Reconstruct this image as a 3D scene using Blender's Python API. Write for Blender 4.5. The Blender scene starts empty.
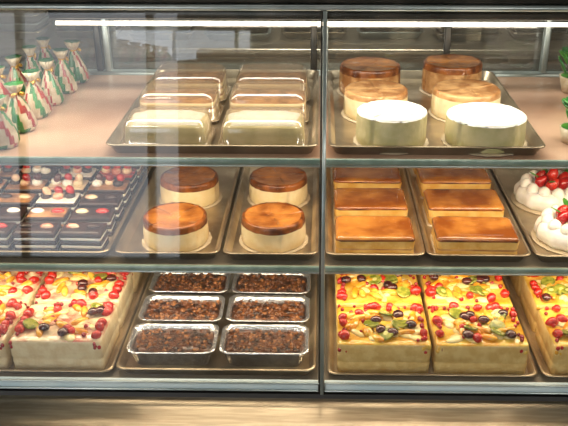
import bpy, bmesh, math, random
from mathutils import Matrix, Vector, Euler
random.seed(11)
scene = bpy.context.scene
try:
    scene.view_settings.view_transform = 'Standard'
except Exception: pass

# ---------------------------------------------------------------- materials
def srgb(c):
    return tuple(((x/12.92) if x <= .04045 else ((x+.055)/1.055)**2.4) for x in [v/255 for v in c]) + (1,)

def pmat(name, c1, c2=None, scale=30, rough=.5, metal=0, bump=0, bscale=None, coat=0, sss=0, stretch=None, lo=.4, hi=.6):
    m = bpy.data.materials.new(name); m.use_nodes = True
    nt = m.node_tree; b = nt.nodes['Principled BSDF']
    b.inputs['Roughness'].default_value = rough
    b.inputs['Metallic'].default_value = metal
    b.inputs['Coat Weight'].default_value = coat
    b.inputs['Coat Roughness'].default_value = .15
    if sss:
        b.inputs['Subsurface Weight'].default_value = sss
        b.inputs['Subsurface Radius'].default_value = (.01, .006, .003)
    b.inputs['Base Color'].default_value = srgb(c1)
    geo = nt.nodes.new('ShaderNodeNewGeometry')
    mp = nt.nodes.new('ShaderNodeMapping')
    nt.links.new(geo.outputs['Position'], mp.inputs['Vector'])
    if stretch: mp.inputs['Scale'].default_value = stretch
    if c2:
        n = nt.nodes.new('ShaderNodeTexNoise'); n.inputs['Scale'].default_value = scale
        n.inputs['Detail'].default_value = 5
        r = nt.nodes.new('ShaderNodeValToRGB')
        r.color_ramp.elements[0].position = lo; r.color_ramp.elements[0].color = srgb(c1)
        r.color_ramp.elements[1].position = hi; r.color_ramp.elements[1].color = srgb(c2)
        nt.links.new(mp.outputs[0], n.inputs['Vector'])
        nt.links.new(n.outputs['Fac'], r.inputs[0]); nt.links.new(r.outputs[0], b.inputs['Base Color'])
    if bump:
        n2 = nt.nodes.new('ShaderNodeTexNoise'); n2.inputs['Scale'].default_value = bscale or scale
        n2.inputs['Detail'].default_value = 4
        bp = nt.nodes.new('ShaderNodeBump'); bp.inputs['Strength'].default_value = bump
        bp.inputs['Distance'].default_value = .004
        nt.links.new(mp.outputs[0], n2.inputs['Vector'])
        nt.links.new(n2.outputs['Fac'], bp.inputs['Height']); nt.links.new(bp.outputs[0], b.inputs['Normal'])
    return m

def clearmat(name, tint, base_ref, rough=.03, diffuse=0.0, dcol=(1,1,1,1), edge=.5):
    m = bpy.data.materials.new(name); m.use_nodes = True
    nt = m.node_tree; nt.nodes.clear()
    out = nt.nodes.new('ShaderNodeOutputMaterial')
    tr = nt.nodes.new('ShaderNodeBsdfTransparent'); tr.inputs[0].default_value = tint
    gl = nt.nodes.new('ShaderNodeBsdfGlossy'); gl.inputs['Roughness'].default_value = rough
    lw = nt.nodes.new('ShaderNodeLayerWeight'); lw.inputs[0].default_value = .3
    mr = nt.nodes.new('ShaderNodeMapRange'); mr.inputs['To Min'].default_value = base_ref; mr.inputs['To Max'].default_value = edge
    nt.links.new(lw.outputs['Facing'], mr.inputs[0])
    mx = nt.nodes.new('ShaderNodeMixShader')
    nt.links.new(mr.outputs[0], mx.inputs[0]); nt.links.new(tr.outputs[0], mx.inputs[1]); nt.links.new(gl.outputs[0], mx.inputs[2])
    last = mx
    if diffuse:
        d = nt.nodes.new('ShaderNodeBsdfDiffuse'); d.inputs[0].default_value = dcol
        m2 = nt.nodes.new('ShaderNodeMixShader'); m2.inputs[0].default_value = diffuse
        nt.links.new(mx.outputs[0], m2.inputs[1]); nt.links.new(d.outputs[0], m2.inputs[2]); last = m2
    nt.links.new(last.outputs[0], out.inputs[0])
    return m

def emat(name, col, s):
    m = bpy.data.materials.new(name); m.use_nodes = True
    b = m.node_tree.nodes['Principled BSDF']
    b.inputs['Base Color'].default_value = col
    b.inputs['Emission Color'].default_value = col; b.inputs['Emission Strength'].default_value = s
    return m

M = dict(
 steel=pmat('brushed_steel', (158,146,128), (178,166,146), 10, .36, 1, .06, 40, stretch=(1,12,12)),
 steel_dark=pmat('dark_steel', (120,108,92), (146,132,112), 8, .36, 1, .1, 30, stretch=(.6,10,10)),
 pan=pmat('sheet_pan_aluminium', (160,144,120), (196,180,152), 9, .30, .75, .15, 30),
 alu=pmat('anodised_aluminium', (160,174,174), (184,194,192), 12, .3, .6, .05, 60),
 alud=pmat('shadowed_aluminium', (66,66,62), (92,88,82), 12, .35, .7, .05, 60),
 rail=pmat('pale_blue_rail', (200,222,230), (220,236,240), 10, .3, .0, .03, 60),
 shelf=pmat('shelf_laminate', (182,144,118), (200,166,140), 5, .3, 0, .03, 40, coat=.4),
 shelf2=pmat('shelf_grey', (120,112,98), (146,136,118), 6, .35, .2, .03, 40),
 edge=pmat('glass_edge_green', (120,144,134), (146,168,158), 20, .15, 0, 0, coat=.5),
 black=pmat('black_rubber', (22,22,22), (34,32,30), 20, .5),
 caramel=pmat('caramel_top', (118,58,18), (204,136,64), 26, .28, 0, .35, 110, coat=.5, lo=.30, hi=.70),
 carameldk=pmat('caramel_edge', (88,42,12), (160,92,36), 25, .35, 0, .2, 90, coat=.4),
 loafbrown=pmat('loaf_caramel', (138,74,24), (214,146,66), 13, .24, 0, .3, 70, coat=.6, lo=.36, hi=.70),
 loafyel=pmat('loaf_side', (218,168,78), (236,198,116), 30, .5, 0, .4, 120),
 cream=pmat('cheesecake_cream', (232,210,158), (242,226,184), 22, .5, 0, .3, 120, sss=.1),
 creamgr=pmat('cheesecake_pale', (192,184,130), (214,202,154), 22, .5, 0, .3, 120, sss=.1),
 tan=pmat('baked_tan', (160,108,60), (214,168,112), 24, .4, 0, .3, 90, coat=.3),
 tanb=pmat('baked_brown', (124,80,44), (190,140,94), 30, .4, 0, .3, 90, coat=.3),
 white=pmat('whipped_cream', (250,250,244), (240,238,228), 40, .4, 0, .3, 90, sss=.1),
 paper=pmat('paper_board', (218,204,176), (204,188,158), 30, .7),
 foil=pmat('foil', (228,230,232), (200,202,204), 60, .22, .85, .5, 130),
 choc=pmat('dark_chocolate_crumb', (44,22,10), (112,64,30), 50, .35, 0, .8, 200, coat=.5),
 choc2=pmat('crumb_brown', (170,112,60), (104,60,26), 90, .4, 0, .5, 200, coat=.4),
 chocl=pmat('chocolate_layer', (34,20,18), (60,36,30), 60, .45, 0, .3, 150, coat=.2),
 sponge=pmat('sponge_side', (226,198,130), (210,174,102), 40, .7, 0, .5, 130),
 spongel=pmat('sponge_pale', (232,216,176), (220,198,154), 40, .7, 0, .5, 130),
 custard=pmat('custard_glaze', (218,158,42), (240,206,96), 25, .2, 0, .3, 70, coat=.7),
 custardp=pmat('glaze_pink', (204,120,96), (234,214,176), 30, .2, 0, .3, 70, coat=.7, lo=.34, hi=.56),
 creamtop=pmat('custard_pale', (240,214,136), (246,228,168), 25, .25, 0, .3, 70, coat=.6),
 red=pmat('strawberry', (170,16,12), (208,44,26), 60, .25, 0, .4, 260, coat=.7),
 redd=pmat('cherry_red', (140,8,14), (186,22,22), 40, .15, 0, 0, coat=.8),
 kiwi=pmat('kiwi', (110,122,34), (166,166,66), 90, .25, 0, .1, 100, coat=.6),
 kiwic=pmat('kiwi_core', (216,212,140), (204,200,110), 60, .3, 0, 0, coat=.5),
 grape=pmat('dark_grape', (46,14,20), (92,40,36), 40, .15, 0, 0, coat=.8),
 peach=pmat('peach', (228,148,32), (244,196,78), 40, .2, 0, .1, 80, coat=.7),
 leaf=pmat('leaf_green', (40,110,34), (84,150,52), 50, .4, 0, .2, 80),
 pgreen=pmat('pouch_green', (30,100,44), (60,130,64), 30, .3, 0, .2, 80, coat=.4),
 pred=pmat('pouch_red', (150,38,32), (176,62,46), 30, .3, 0, .2, 80, coat=.4),
 pwhite=pmat('pouch_cream', (206,194,166), (180,158,126), 30, .35, 0, .2, 80, coat=.4),
 gold=pmat('gold_ribbon', (196,150,56), (220,180,84), 30, .3, .6),
 wall=pmat('back_wall_paint', (112,108,98), (130,124,112), 3, .6),
 floor=pmat('floor_tile', (90,80,70), (106,96,84), 4, .4),
 ceil=pmat('ceiling_paint', (190,184,172), (200,194,184), 4, .8),
)
M['dome'] = clearmat('clear_plastic_dome', (.96,.93,.88,1), .16, .10, .14, srgb((214,190,160)), .5)
M['glass'] = clearmat('window_glass', (.98,.985,.98,1), .055, .015, .015, srgb((210,214,210)), .35)
M['glassb'] = clearmat('rear_glass', (.90,.92,.90,1), .14, .02, .07, srgb((190,190,180)), .4)
M['tube'] = emat('fluorescent_tube', (1, .88, .70, 1), 3.4)
M['led'] = emat('led_strip', (1, .88, .66, 1), 2)  # glow of the strips added under the shelves

# ---------------------------------------------------------------- mesh builder
def rr(hx, hy, r, n):
    r = min(r, hx, hy); pts = []
    for (sx, sy, a0) in ((1,1,0),(-1,1,90),(-1,-1,180),(1,-1,270)):
        for i in range(n+1):
            a = math.radians(a0 + 90*i/n)
            pts.append((sx*(hx-r)+r*math.cos(a), sy*(hy-r)+r*math.sin(a)))
    return pts

class MB:
    def __init__(s): s.bm = bmesh.new(); s.mats = []
    def mi(s, k):
        if k not in s.mats: s.mats.append(k)
        return s.mats.index(k)
    def loft(s, rings, mats, c=(0,0,0), cap0=None, cap1=None, n=5, jit=0, wave=None, rot=0, mtx=None, sect=None):
        bm = s.bm; R = []
        T = mtx or (Matrix.Translation(c) @ Matrix.Rotation(rot, 4, 'Z'))
        for (hx, hy, r, z) in rings:
            vs = []
            pts = rr(hx, hy, r, n)
            for i, (x, y) in enumerate(pts):
                k = 1
                if wave: k = 1 + wave[0]*math.sin(i/len(pts)*2*math.pi*wave[1])
                vs.append(bm.verts.new(T @ Vector((x*k+random.uniform(-jit,jit), y*k+random.uniform(-jit,jit), z+random.uniform(-jit,jit)))))
            R.append(vs)
        if isinstance(mats, str): mats = [mats]*(len(rings)-1)
        for j in range(len(R)-1):
            m = s.mi(mats[j]); N = len(R[j])
            for i in range(N):
                f = bm.faces.new((R[j][i], R[j][(i+1)%N], R[j+1][(i+1)%N], R[j+1][i]))
                f.material_index = s.mi(sect(i/N, j)) if sect and sect(i/N, j) else m; f.smooth = True
        for cap, vs, fl in ((cap0, R[0], True), (cap1, R[-1], False)):
            if cap:
                f = bm.faces.new(list(reversed(vs)) if fl else vs); f.material_index = s.mi(cap); f.smooth = False
    def box(s, c, sz, mat, bev=.002, rot=0):
        hx, hy, hz = [v/2 for v in sz]; b = min(bev, hx*.9, hy*.9, hz*.9)
        s.loft([(hx-b,hy-b,b,-hz),(hx,hy,b,-hz+b),(hx,hy,b,hz-b),(hx-b,hy-b,b,hz)], mat, c, mat, mat, n=2, rot=rot)
    def ball(s, c, r, mat, rot=(0,0,0), u=10, v=7, shape=None):
        if not hasattr(r, '__len__'): r = (r,r,r)
        T = Matrix.Translation(c) @ Euler(rot).to_matrix().to_4x4() @ Matrix.Diagonal((*r,1))
        bm = s.bm; m = s.mi(mat)
        bot = bm.verts.new(T @ Vector((0,0,-1))); top = bm.verts.new(T @ Vector((0,0,1)))
        rings = []
        for j in range(1, v):
            t = -math.pi/2 + math.pi*j/v; z = math.sin(t); k = math.cos(t)*(shape(z) if shape else 1)
            rings.append([bm.verts.new(T @ Vector((k*math.cos(2*math.pi*i/u), k*math.sin(2*math.pi*i/u), z))) for i in range(u)])
        F = []
        for i in range(u):
            F.append(bm.faces.new((bot, rings[0][(i+1)%u], rings[0][i])))
            F.append(bm.faces.new((top, rings[-1][i], rings[-1][(i+1)%u])))
            for j in range(len(rings)-1):
                F.append(bm.faces.new((rings[j][i], rings[j][(i+1)%u], rings[j+1][(i+1)%u], rings[j+1][i])))
        for f in F: f.material_index = m; f.smooth = True
    def berry(s, c, r, rot, mat='red'):
        s.ball(c, (r*.85, r*.85, r*1.15), mat, rot, 10, 8, shape=lambda z: 1.05-.35*max(0,-z) if z < 0 else 1.05)
    def disc(s, c, r, h, mat, top=None, rot=(0,0,0)):
        T = Matrix.Translation(c) @ Euler(rot).to_matrix().to_4x4()
        s.loft([(r,r,r,0),(r,r,r,h*.7),(r*.92,r*.92,r*.92,h)], mat, cap0=mat, cap1=mat, n=3, mtx=T)
        if top: s.loft([(r*.35,r*.35,r*.35,h),(r*.3,r*.3,r*.3,h+.0008)], top, cap1=top, n=2, mtx=T)
    def done(s, name, loc=(0,0,0), rot=0):
        me = bpy.data.meshes.new(name); s.bm.to_mesh(me); s.bm.free()
        for k in s.mats: me.materials.append(M[k])
        o = bpy.data.objects.new(name, me); o.location = loc; o.rotation_euler = (0,0,rot)
        scene.collection.objects.link(o); return o

# ---------------------------------------------------------------- levels (metres; camera at y=0, z=1.70)
ZT, ZM, ZB = 1.077, .830, .600
XL, XR = -1.15, 1.15

def shelf(name, z, y0, y1, top, th=.010):
    b = MB()
    b.box((0,(y0+y1)/2,z-th/2),(XR-XL,y1-y0,th),top,.001)
    b.box((0,y0-.004,z-th/2-.001),(XR-XL,.008,th+.004),'edge',.002)
    b.box((0,y0+.002,z-th-.007),(XR-XL,.012,.006),'alu',.002)
    return b.done(name)
shelf('display_shelf', ZT, 1.590, 2.235, 'shelf')
shelf('display_shelf', ZM, 1.565, 2.235, 'shelf2')

b = MB()
prof = [(1.452,.574),(1.43,.580),(1.425,.572),(1.40,.568),(1.36,.568),(1.33,.565),(1.312,.554),(1.300,.534),(1.298,.49),(1.305,.46),(1.32,.45),(1.32,.10),(1.36,.10),(1.36,.0),(2.25,.0),(2.25,.574)]
mats = ['black','black','steel']+['steel']*7+['steel_dark']*8
vs0 = [b.bm.verts.new((XL-.05,y,z)) for y,z in prof]; vs1 = [b.bm.verts.new((XR+.05,y,z)) for y,z in prof]
N = len(prof)
for i in range(N):
    f = b.bm.faces.new((vs0[i],vs0[(i+1)%N],vs1[(i+1)%N],vs1[i])); f.material_index = b.mi(mats[min(i,len(mats)-1)]); f.smooth = 2 <= i <= 9
b.bm.faces.new(vs0).material_index = b.mi('steel'); b.bm.faces.new(list(reversed(vs1))).material_index = b.mi('steel')
bmesh.ops.recalc_face_normals(b.bm, faces=b.bm.faces)
base = b.done('stainless_base_counter')
b = MB()
b.box((0,1.85,ZB-.01),(XR-XL,.80,.02),'shelf2',.002)
deck = b.done('display_deck')

b = MB()
def strut(p, q, w, d, mat):
    p, q = Vector(p), Vector(q); v = q-p; L = v.length
    zz = v.normalized(); yy = zz.cross(Vector((1,0,0))).normalized(); xx = yy.cross(zz)
    T = Matrix(((xx.x,yy.x,zz.x,p.x),(xx.y,yy.y,zz.y,p.y),(xx.z,yy.z,zz.z,p.z),(0,0,0,1)))
    b.loft([(w/2,d/2,.002,0),(w/2,d/2,.002,L)], mat, cap0=mat, cap1=mat, n=2, mtx=T)
for x in (XL, .008, XR):
    strut((x,1.430,.5815),(x,1.575,1.39),.008,.010,'alu')
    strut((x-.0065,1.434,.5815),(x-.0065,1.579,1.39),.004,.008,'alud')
b.box((0,1.60,1.396),(XR-XL+.05,.06,.010),'alu',.003)
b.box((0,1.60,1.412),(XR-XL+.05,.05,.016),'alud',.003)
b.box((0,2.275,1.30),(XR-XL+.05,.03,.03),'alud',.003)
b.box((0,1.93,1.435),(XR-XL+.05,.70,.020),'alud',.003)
b.box((0,2.275,1.065),(XR-XL,.03,.030),'alu',.003)
for x in (XL,-.64,-.615,-.02,.012,.36,.64,XR):
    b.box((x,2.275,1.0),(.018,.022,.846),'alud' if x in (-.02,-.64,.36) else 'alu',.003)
frame = b.done('display_case_frame')
b = MB(); b.box((0,2.298,1.0),(XR-XL,.004,.84),'glassb',.0005); o = b.done('rear_sliding_glass'); o.parent = frame
for (x0,x1) in ((XL+.006,.000),(.016,XR-.006)):
    b = MB()
    c = [(x0,1.426,.606),(x1,1.426,.606),(x1,1.560,1.388),(x0,1.560,1.388)]
    f = b.bm.faces.new([b.bm.verts.new(p) for p in c]); f.material_index = b.mi('glass')
    o = b.done('front_glass_pane'); o.parent = frame
for (x0,x1) in ((XL,.003),(.013,XR)):
    b = MB()
    b.box(((x0+x1)/2,1.443,ZB-.005),(x1-x0,.010,.026),'rail',.003)
    b.box(((x0+x1)/2,1.436,ZB+.005),(x1-x0,.006,.005),'alu',.002)
    b.box(((x0+x1)/2,1.436,ZB-.015),(x1-x0,.006,.005),'alu',.002)
    o = b.done('price_rail'); o.parent = frame

# lamps
b = MB()
T = Matrix.Translation((-.53,1.60,1.360)) @ Matrix.Rotation(math.pi/2,4,'Y')
b.loft([(.0042,.0042,.0042,.0),(.0042,.0042,.0042,1.60)],'tube',cap0='alu',cap1='alu',n=4,mtx=T)
b.box((.27,1.60,1.380),(1.62,.02,.020),'alud',.002)
b.done('fluorescent_lamp')
def area(name, loc, sx, sy, power, col, rot=(0,0,0)):
    l = bpy.data.lights.new(name,'AREA'); l.shape='RECTANGLE'; l.size=sx; l.size_y=sy; l.energy=power; l.color=col
    o = bpy.data.objects.new(name,l); o.location=loc; o.rotation_euler=rot; scene.collection.objects.link(o); return o
WARM=(1,.82,.58)
area('case_top_light',(0,1.72,1.355),2.0,.10,8.2,(1,.90,.74),(math.radians(8),0,0))
for z,y,p in ((ZT,1.60,5.2),(ZM,1.575,4.9)):  # strips and area lights added to brighten the goods below each shelf
    b = MB(); b.box((0,y+.022,z-.014),(2.2,.014,.006),'led',.001); b.done('led_strip_light')
    area('shelf_light',(0,y+.045,z-.022),2.1,.03,p,WARM,(math.radians(18),0,0))

# ---------------------------------------------------------------- trays
def sheet_pan(x0,x1,y0,y1,z,h=.020,name='sheet_pan'):
    hx,hy=(x1-x0)/2,(y1-y0)/2; b=MB(); r=.02
    b.loft([(hx-.014,hy-.014,r,0),(hx-.004,hy-.004,r,h),(hx,hy,r,h+.001),(hx,hy,r,h+.003),(hx-.007,hy-.007,r,h+.003),(hx-.016,hy-.016,r,.0022)],
           'pan',cap0='pan',cap1='pan',n=4)
    return b.done(name,((x0+x1)/2,(y0+y1)/2,z+.0005))
PZ=.0030
sheet_pan(-.462,-.004,1.600,2.215,ZT); sheet_pan(.018,.482,1.600,2.215,ZT)
sheet_pan(-.462,-.225,1.575,2.215,ZM); sheet_pan(-.217,-.003,1.575,2.215,ZM)
sheet_pan(.014,.238,1.575,2.215,ZM); sheet_pan(.241,.474,1.575,2.215,ZM); sheet_pan(.482,.92,1.575,2.215,ZM)
sheet_pan(-.93,-.474,1.575,2.215,ZM)
sheet_pan(-.456,-.006,1.456,2.06,ZB)
sheet_pan(.020,.490,1.456,2.06,ZB,.012); sheet_pan(.498,.97,1.456,2.06,ZB,.012)
sheet_pan(-.93,-.462,1.456,2.06,ZB,.012)

# ---------------------------------------------------------------- products
def flan(x,y,z,r=.073,h=.062,top='caramel',side='cream',edge='carameldk',board=True,name='caramel_cheesecake',band=.010,sag=.002):
    b=MB()
    if board: b.loft([(r+.006,)*3+(0,),(r+.007,)*3+(.002,)],'paper',cap0='paper',cap1='paper',n=10,wave=(.012,20))
    z0=.0021
    R=lambda k,zz:(r*k,r*k,r*k,zz)
    b.loft([R(.95,z0),R(1.0,z0+.004),R(1.01,z0+.02),R(1.0,h-band-.002),R(.995,h-band),R(.99,h-.007),R(.975,h-.0025),R(.94,h),R(.88,h-sag*.4),R(.6,h-sag),R(.2,h-sag)],
           [side]*3+[edge]*3+[edge,edge,top,top],cap0=side,cap1=top,n=12,jit=.0007,wave=(.009,3))
    return b.done(name,(x,y,z),random.uniform(0,3))
for (x,y) in ((-.337,1.680),(-.340,1.920),(-.108,1.685),(-.108,1.925)):
    flan(x,y,ZM+PZ,r=.075 if y<1.8 else .076,h=.066,band=.015)
flan(.158,1.690,ZT+PZ,r=.077,h=.074,top='white',side='creamgr',edge='white',name='iced_cheesecake',band=.003,sag=0)
flan(.366,1.692,ZT+PZ,r=.087,h=.066,top='white',side='creamgr',edge='white',name='iced_cheesecake',band=.003,sag=0)
flan(.135,1.880,ZT+PZ,r=.077,h=.066,top='tan',side='cream',edge='tan',name='baked_cheesecake',band=.012)
flan(.355,1.890,ZT+PZ,r=.082,h=.066,top='tan',side='cream',edge='tan',name='baked_cheesecake',band=.012)
flan(.130,2.075,ZT+PZ,r=.080,h=.075,top='caramel',side='tan',name='caramel_cheesecake',band=.016)
flan(.350,2.090,ZT+PZ,r=.078,h=.080,top='caramel',side='tan',name='caramel_cheesecake',band=.016)

def loaf(x,y,z,hx=.095,hy=.062,h=.052,top='loafbrown',side='loafyel',name='caramel_loaf_cake'):
    b=MB(); r=.012
    b.loft([(hx+.002,hy+.004,r,0),(hx+.002,hy+.004,r,.002)],'paper',cap0='paper',cap1='paper')
    b.loft([(hx-.003,hy-.003,r,.0021),(hx,hy,r,.008),(hx-.001,hy,r,.020),(hx-.001,hy,r,.024),(hx+.001,hy,r,h-.010),(hx,hy,r,h-.006),(hx-.003,hy-.003,r,h-.002),(hx-.008,hy-.008,r,h),(hx-.022,hy-.022,r,h-.002)],
           [side,side,'tan',side,'carameldk',top,top,top],cap0=side,cap1=top,jit=.0009)
    return b.done(name,(x,y,z),random.uniform(-.015,.015))
for x,hx in ((.126,.089),(.3575,.092)):
    for y in (1.657,1.823,1.989,2.13):
        loaf(x,y,ZM+PZ, hx=hx, hy=.060 if y<2.1 else .055)

def domed(x,y,z,front):
    hx,hy=.091,.060
    b=MB(); r=.02
    b.loft([(hx+.004,hy+.004,r,0),(hx+.008,hy+.008,r,.008),(hx+.010,hy+.010,r,.009),(hx+.004,hy+.004,r,.009),(hx,hy,r,.003)],'pan',cap0='pan',cap1='paper')
    h=.050
    if front:
        b.loft([(hx-.006,hy-.006,r,.0035),(hx-.002,hy-.002,r,.01),(hx-.003,hy-.003,r,h-.022),(hx-.005,hy-.005,r,h-.004),(hx-.010,hy-.010,r,h),(hx-.03,hy-.03,r,h+.001)],
           'creamgr',cap0='cream',cap1='white',jit=.0008)
        b.loft([(hx-.014,hy-.012,.03,h),(hx-.017,hy-.015,.03,h+.005),(hx-.035,hy-.03,.03,h+.006)],'white',cap1='white',wave=(.07,5),n=8)
    else:
        L=[('cream',.012),('tanb',.006),('cream',.012),('tanb',.006),('cream',.010)]; zz=.0035
        for m,t in L:
            e=.003 if m=='tanb' else .002
            b.loft([(hx-e,hy-e,r,zz),(hx-e,hy-e,r,zz+t)],m,cap0=m,cap1=m,jit=.0004); zz+=t
        b.loft([(hx-.003,hy-.003,r,zz),(hx-.008,hy-.008,r,zz+.003),(hx-.03,hy-.03,r,zz+.004)],'tanb',cap1='tanb',jit=.0008)
    d=.076 if not front else .064
    b.loft([(hx+.006,hy+.006,r,.010),(hx+.002,hy+.002,r,.014),(hx-.001,hy-.001,r,d-.018),(hx-.006,hy-.006,r,d-.005),(hx-.016,hy-.015,r,d)],'dome',cap1='dome',n=6)
    b.done('boxed_cheesecake',(x,y,z))
for y,fr in ((1.690,True),(1.860,False),(2.025,False)):
    for x in (-.339,-.125): domed(x,y,ZT+PZ,fr)

def foilpan(x,y,z,hx=.101,hy=.060,h=.042):
    b=MB(); r=.022
    b.loft([(hx-.016,hy-.014,r,0),(hx-.006,hy-.006,r,h-.002),(hx,hy,r,h),(hx+.001,hy+.001,r,h+.002),(hx-.002,hy-.002,r,h+.003),(hx-.008,hy-.008,r,h),(hx-.012,hy-.012,r,h-.014)],
           'foil',cap0='foil',n=8,jit=.0010,wave=(.008,34))
    zz=h-.006
    b.loft([(hx-.0115,hy-.0115,r,zz-.005),(hx-.013,hy-.013,r,zz),(hx-.03,hy-.03,r,zz+.002)],'choc',cap1='choc',n=6,jit=.001)
    for i in range(230):
        a=random.uniform(-1,1)*(hx-.017); c=random.uniform(-1,1)*(hy-.017); s=random.uniform(.003,.0068)
        b.ball((a,c,zz+.001),(s,s*random.uniform(.7,1.2),s*.8),random.choice(['choc','choc','choc2']),(random.uniform(-.5,.5),random.uniform(-.5,.5),random.uniform(0,3)),6,4)
    b.done('foil_pan_dessert',(x,y,z),random.uniform(-.012,.012))
for y in (1.545,1.678,1.811):
    for x in (-.336,-.124): foilpan(x,y,ZB+PZ)

# fruit cakes
def fruitcake(x,y,z,pal,hx=.104,hy=.080,h=.078):
    b=MB(); r=.010
    sd='sponge' if pal=='y' else 'spongel'; gl='custard' if pal=='y' else 'custardp'
    b.loft([(hx-.001,hy-.001,r,.0),(hx,hy,r,.026),(hx-.001,hy-.001,r,.028),(hx-.001,hy-.001,r,.033),(hx,hy,r,.035),(hx,hy,r,h-.008),(hx-.001,hy-.001,r,h-.002),(hx-.004,hy-.004,r,h+.001),(hx-.014,hy-.014,r,h+.002)],
           [sd]*6+[gl,gl],cap0=sd,cap1=gl,n=3,jit=.0008)
    zt=h+.003; Y=pal=='y'; U=random.uniform
    for i in range(16):
        a=U(-hx+.025,hx-.025); c=U(-hy+.018,hy-.02)
        b.ball((a,c,zt-.001),(U(.015,.026),U(.008,.014),.006),'creamtop' if Y or random.random()<.65 else 'custardp',(0,0,U(0,3)),10,6)
    for i in range(18 if Y else 9):
        a=i/18*6.28*(1 if Y else 2)+U(-.3,.3); k=U(.35,.95)
        b.ball((k*hx*.8*math.cos(a),k*hy*.82*math.sin(a),zt+.002),(.024,.009,.008),'peach',(U(-.3,.3),U(-.2,.2),a+.9),10,6)
    for i in range(5 if Y else 2):
        b.disc((U(-.07,.07),U(-.055,.05),zt+.006),.018,.005,'kiwi','kiwic' if random.random()<.6 else None,(U(-.45,.45),U(-.45,.45),0))
    for i in range(6 if Y else 4):
        b.ball((U(-.08,.08),U(-.062,.055),zt+.010),(.014,.012,.009),'grape',(0,0,U(0,3)),10,6)
    for i in range(11 if Y else 18):
        t=random.random()
        if t<.45: a,c=random.choice((-1,1))*(hx-.014),U(-hy+.015,hy-.015)
        elif t<.7: a,c=U(-hx+.02,hx-.02),hy-.014
        else: a,c=U(-.08,.08),U(-.066,.06)
        b.berry((a,c,zt+.005),U(.010,.014),(U(1,1.8),U(-.5,.5),U(0,6)))
    for i in range(34):
        if random.random()<.75:
            a,c=(random.choice((-1,1))*(hx-U(.006,.020)),U(-hy+.01,hy-.01)) if random.random()<.65 else (U(-hx+.01,hx-.01),hy-U(.006,.02))
        else: a,c=U(-.08,.08),U(-.07,.06)
        b.ball((a,c,zt+.003),U(.004,.0062),'redd',u=8,v=5)
    # glaze and currants dripping over the front corners
    for i in range(7):
        a=random.choice((-1,1))*(hx-U(.004,.02))
        b.ball((a,-hy+.002,h-U(.004,.020)),(.005,.003,.006),'redd' if not Y or i%2 else 'custard',u=8,v=5)
    b.done('fruit_topped_sponge_cake',(x,y,z))
for y in (1.556,1.724,1.892):
    for x in (.146,.363): fruitcake(x,y,ZB+PZ,'y')
    for x in (.625,.842): fruitcake(x,y,ZB+PZ,'y')
    for x in (-.588,-.806): fruitcake(x,y,ZB+PZ,'p')

# layered chocolate slices on the middle-left tray
def slice_(x,y,z,kind):
    b=MB(); hx,hy=.048,.030; r=.003
    A=random.choice(['chocl','chocl','tanb'])
    L=[('chocl',.011),('white',.008),(A,.011),('white',.008),('chocl',.011)]
    zz=0
    for m,t in L:
        e=.0015 if m=='white' else 0
        b.loft([(hx-e,hy-e,r,zz),(hx-e,hy-e,r,zz+t)],m,cap0=m,cap1=m,n=2,jit=.0005); zz+=t
    if kind==0:
        tp=random.choice(['chocl','chocl','tanb','chocl'])
        b.loft([(hx-.004,hy-.004,r,zz),(hx-.008,hy-.008,r,zz+.003)],tp,cap1=tp,n=2)
        for i in (-1,1): b.ball((i*.024,0,zz+.003),(.017,.010,.008),random.choice(['white','custardp','chocl','red','chocl']),u=8,v=5)
    else:
        tp=random.choice(['custardp','chocl','redd']) if kind==2 else random.choice(['white','tanb'])
        b.loft([(hx,hy,r,zz),(hx-.002,hy-.002,r,zz+.003)],tp,cap1=tp,n=2)
        for i in (-1,0,1):
            b.ball((i*.028+random.uniform(-.003,.003),random.uniform(-.006,.006),zz+.008),(.014,.014,.010),random.choice(['white','white','custardp','custardp','chocl']),u=10,v=6)
            b.berry((i*.028+.004,random.uniform(-.004,.004),zz+.020),.012,(random.uniform(-.5,.5)+.4,random.uniform(-.6,.6),0),random.choice(['red','red','custardp','grape','redd']))
    b.done('layered_chocolate_slice',(x,y,z),random.uniform(-.05,.05))
for j in range(7):
    y=1.640+j*.083
    for i in range(4):
        slice_(-.544-i*.107,y,ZM+PZ, 0 if j<2 or (j==2 and i!=1) else (1 if (i+j)%2 else 2))

def pavlova(x,y,z,r=.085):
    b=MB()
    b.loft([(r+.006,)*3+(0,),(r+.008,)*3+(.003,)],'paper',cap0='paper',cap1='paper',n=10)
    K=lambda k,zz:(r*k,)*3+(zz,)
    b.loft([K(.9,.003),K(1.0,.012),K(1.0,.03),K(.94,.042),K(.80,.048),K(.4,.046)],'white',cap0='white',cap1='white',n=12,wave=(.03,12),jit=.001)
    for i in range(12):
        a=i/12*2*math.pi
        b.ball((r*.72*math.cos(a),r*.72*math.sin(a),.050),(.017,.017,.016),'white',shape=lambda q:1-.3*max(0,q))
    for i in range(6):
        a=i/6*2*math.pi+.3
        b.berry((r*.36*math.cos(a),r*.36*math.sin(a),.062),.017,(.5*math.sin(a)+2.9,.5*math.cos(a),a),'redd' if i%2 else 'red')
    b.berry((0,0,.078),.017,(3.1,0.2,0))
    for i in range(5):
        a=i*1.3+.5
        b.ball((r*.5*math.cos(a),r*.5*math.sin(a),.074),(.018,.009,.002),'leaf',(.2,-.5,a),8,5)
    b.done('strawberry_pavlova',(x,y,z))
pavlova(.597,1.70,ZM+PZ); pavlova(.600,1.915,ZM+PZ,.09); pavlova(.80,1.70,ZM+PZ); pavlova(.80,1.92,ZM+PZ)

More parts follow.
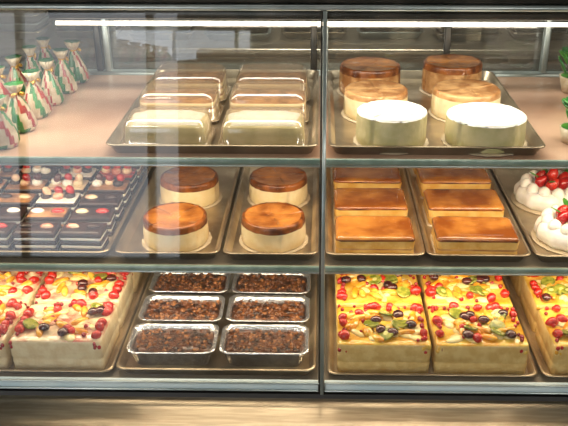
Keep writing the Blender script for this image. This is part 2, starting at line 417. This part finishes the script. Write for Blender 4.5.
# cellophane gift pouches: conical striped bags tied at the top with a ruffle
def pouch(x,y,z,rot):
    b=MB(); K=lambda a,c,zz:(a,c,min(a,c),zz)
    def stripes(t,j):
        if j>5: return None
        k=(t*6+j*.22)%2
        return 'pgreen' if k<.55 else ('pred' if 1.0<k<1.35 else None)
    b.loft([K(.030,.024,0),K(.036,.029,.010),K(.034,.027,.028),K(.028,.022,.046),K(.021,.017,.062),K(.014,.012,.076),K(.009,.008,.086),K(.009,.008,.090),K(.015,.012,.098),K(.022,.018,.112),K(.018,.014,.110)],
           ['pwhite']*6+['gold','pwhite','pwhite','pgreen'],cap0='pwhite',cap1='pgreen',n=9,jit=.0010,wave=(.07,10),sect=stripes)
    for sg in (-1,1):
        b.ball((sg*.010,-.011,.088),(.009,.004,.005),'gold',(0,sg*.4,0),8,5)
    b.done('gift_pouch',(x,y,z),rot)
for i,y in enumerate((1.650,1.755,1.860,1.965,2.070,2.165)):
    pouch(-.700+.004*i,y,ZT+.0015,.3+.5*i)
    pouch(-.80+.006*i,y+.03,ZT+.0015,.1+.45*i)

def leafy(x,y,z,s=1):
    b=MB()
    b.loft([(.026*s,.026*s,.026*s,0),(.036*s,.036*s,.036*s,.040*s),(.032*s,.032*s,.032*s,.039*s)],'pwhite',cap0='pwhite',cap1='leaf',n=5)
    for i in range(44):
        a=random.uniform(0,6.28); t=random.uniform(.2,1.4); R=.035*s
        b.ball((R*math.cos(a)*math.sin(t),R*math.sin(a)*math.sin(t),.050*s+.055*s*math.cos(t)),(.022*s,.009*s,.003*s),random.choice(['leaf','pgreen']),(0,-t*.8,a),8,5)
    b.done('potted_herb',(x,y,z))
leafy(.565,1.700,ZT+.001,.9); leafy(.655,1.92,ZT+.001,1.0); leafy(.675,2.09,ZT+.001,1.1)

# ---------------------------------------------------------------- room
def slab(name,c,sz,mat):
    b=MB(); b.box(c,sz,mat,.002); return b.done(name)
slab('floor',(0,.7,-.05),(7,7.6,.1),'floor')
slab('wall_back',(0,4.4,1.4),(7,.1,2.8),'wall')
slab('wall_left',(-3.5,.7,1.4),(.1,7.4,2.8),'wall')
slab('wall_right',(3.5,.7,1.4),(.1,7.4,2.8),'wall')
slab('ceiling',(0,.7,2.85),(7,7.6,.1),'ceil')
b=MB()
b.box((1.22,-3.05,1.4),(4.5,.1,2.8),'wall',.002)
b.box((-2.25,-3.05,2.55),(2.44,.1,.5),'wall',.002)
b.box((-2.25,-3.05,.06),(2.44,.1,.12),'wall',.002)
b.done('wall_front')
b=MB()
for x in (-3.38,-2.3,-1.30,-1.06): b.box((x,-3.05,1.21),(.06,.06,2.16),'alu',.004)
for z in (.15,2.27): b.box((-2.22,-3.05,z),(2.36,.06,.05),'alu',.004)
b.done('window_1')
b=MB()
b.box((0,3.65,.88),(5,.75,.04),'steel',.006)
b.box((0,3.68,.45),(4.9,.66,.80),'steel_dark',.01)
for i in range(8): b.box((-2.1+i*.6,3.345,.45),(.02,.01,.70),'black',.002)
b.box((0,3.66,.03),(4.8,.6,.06),'black',.002)
b.done('prep_counter')
for i in range(9):
    x=-1.35+i*.33; n=random.choice([3,4,5]); b=MB()
    for k in range(n):
        hx,hy=.14,.10
        b.loft([(hx-.02,hy-.02,.02,k*.035),(hx,hy,.02,k*.035+.03),(hx+.004,hy+.004,.02,k*.035+.032),(hx-.01,hy-.01,.02,k*.035+.032)],random.choice(['alu','pan','steel']),cap0='alu',cap1='alud')
    b.done('stacked_steel_trays',(x,3.50+random.uniform(-.03,.05),.9005))
for i,(x,y) in enumerate(((-1.6,-.8),(1.2,-.8),(0,3.2))):  # unseen lamps added to brighten the case front, counter and kitchen
    b=MB(); b.box((0,0,0),(1.2,.18,.04),'alu',.004); b.box((0,0,-.024),(1.14,.14,.008),'tube',.002); b.done('ceiling_lamp',(x,y,2.779))
    area('ceiling_light',(x,y,2.72),1.1,.3,32 if y<2 else 70,(1,.95,.88))
w=bpy.data.worlds.new('World'); scene.world=w; w.use_nodes=True
w.node_tree.nodes['Background'].inputs[0].default_value=(.82,.88,.95,1); w.node_tree.nodes['Background'].inputs[1].default_value=2.8

cam=bpy.data.cameras.new('Camera'); co=bpy.data.objects.new('Camera',cam); scene.collection.objects.link(co)
co.location=(0,0,1.70); co.rotation_euler=(math.radians(64.7),0,math.radians(1.0))
cam.sensor_width=36; cam.lens=36*800/568; cam.shift_x=-23/568
scene.camera=co
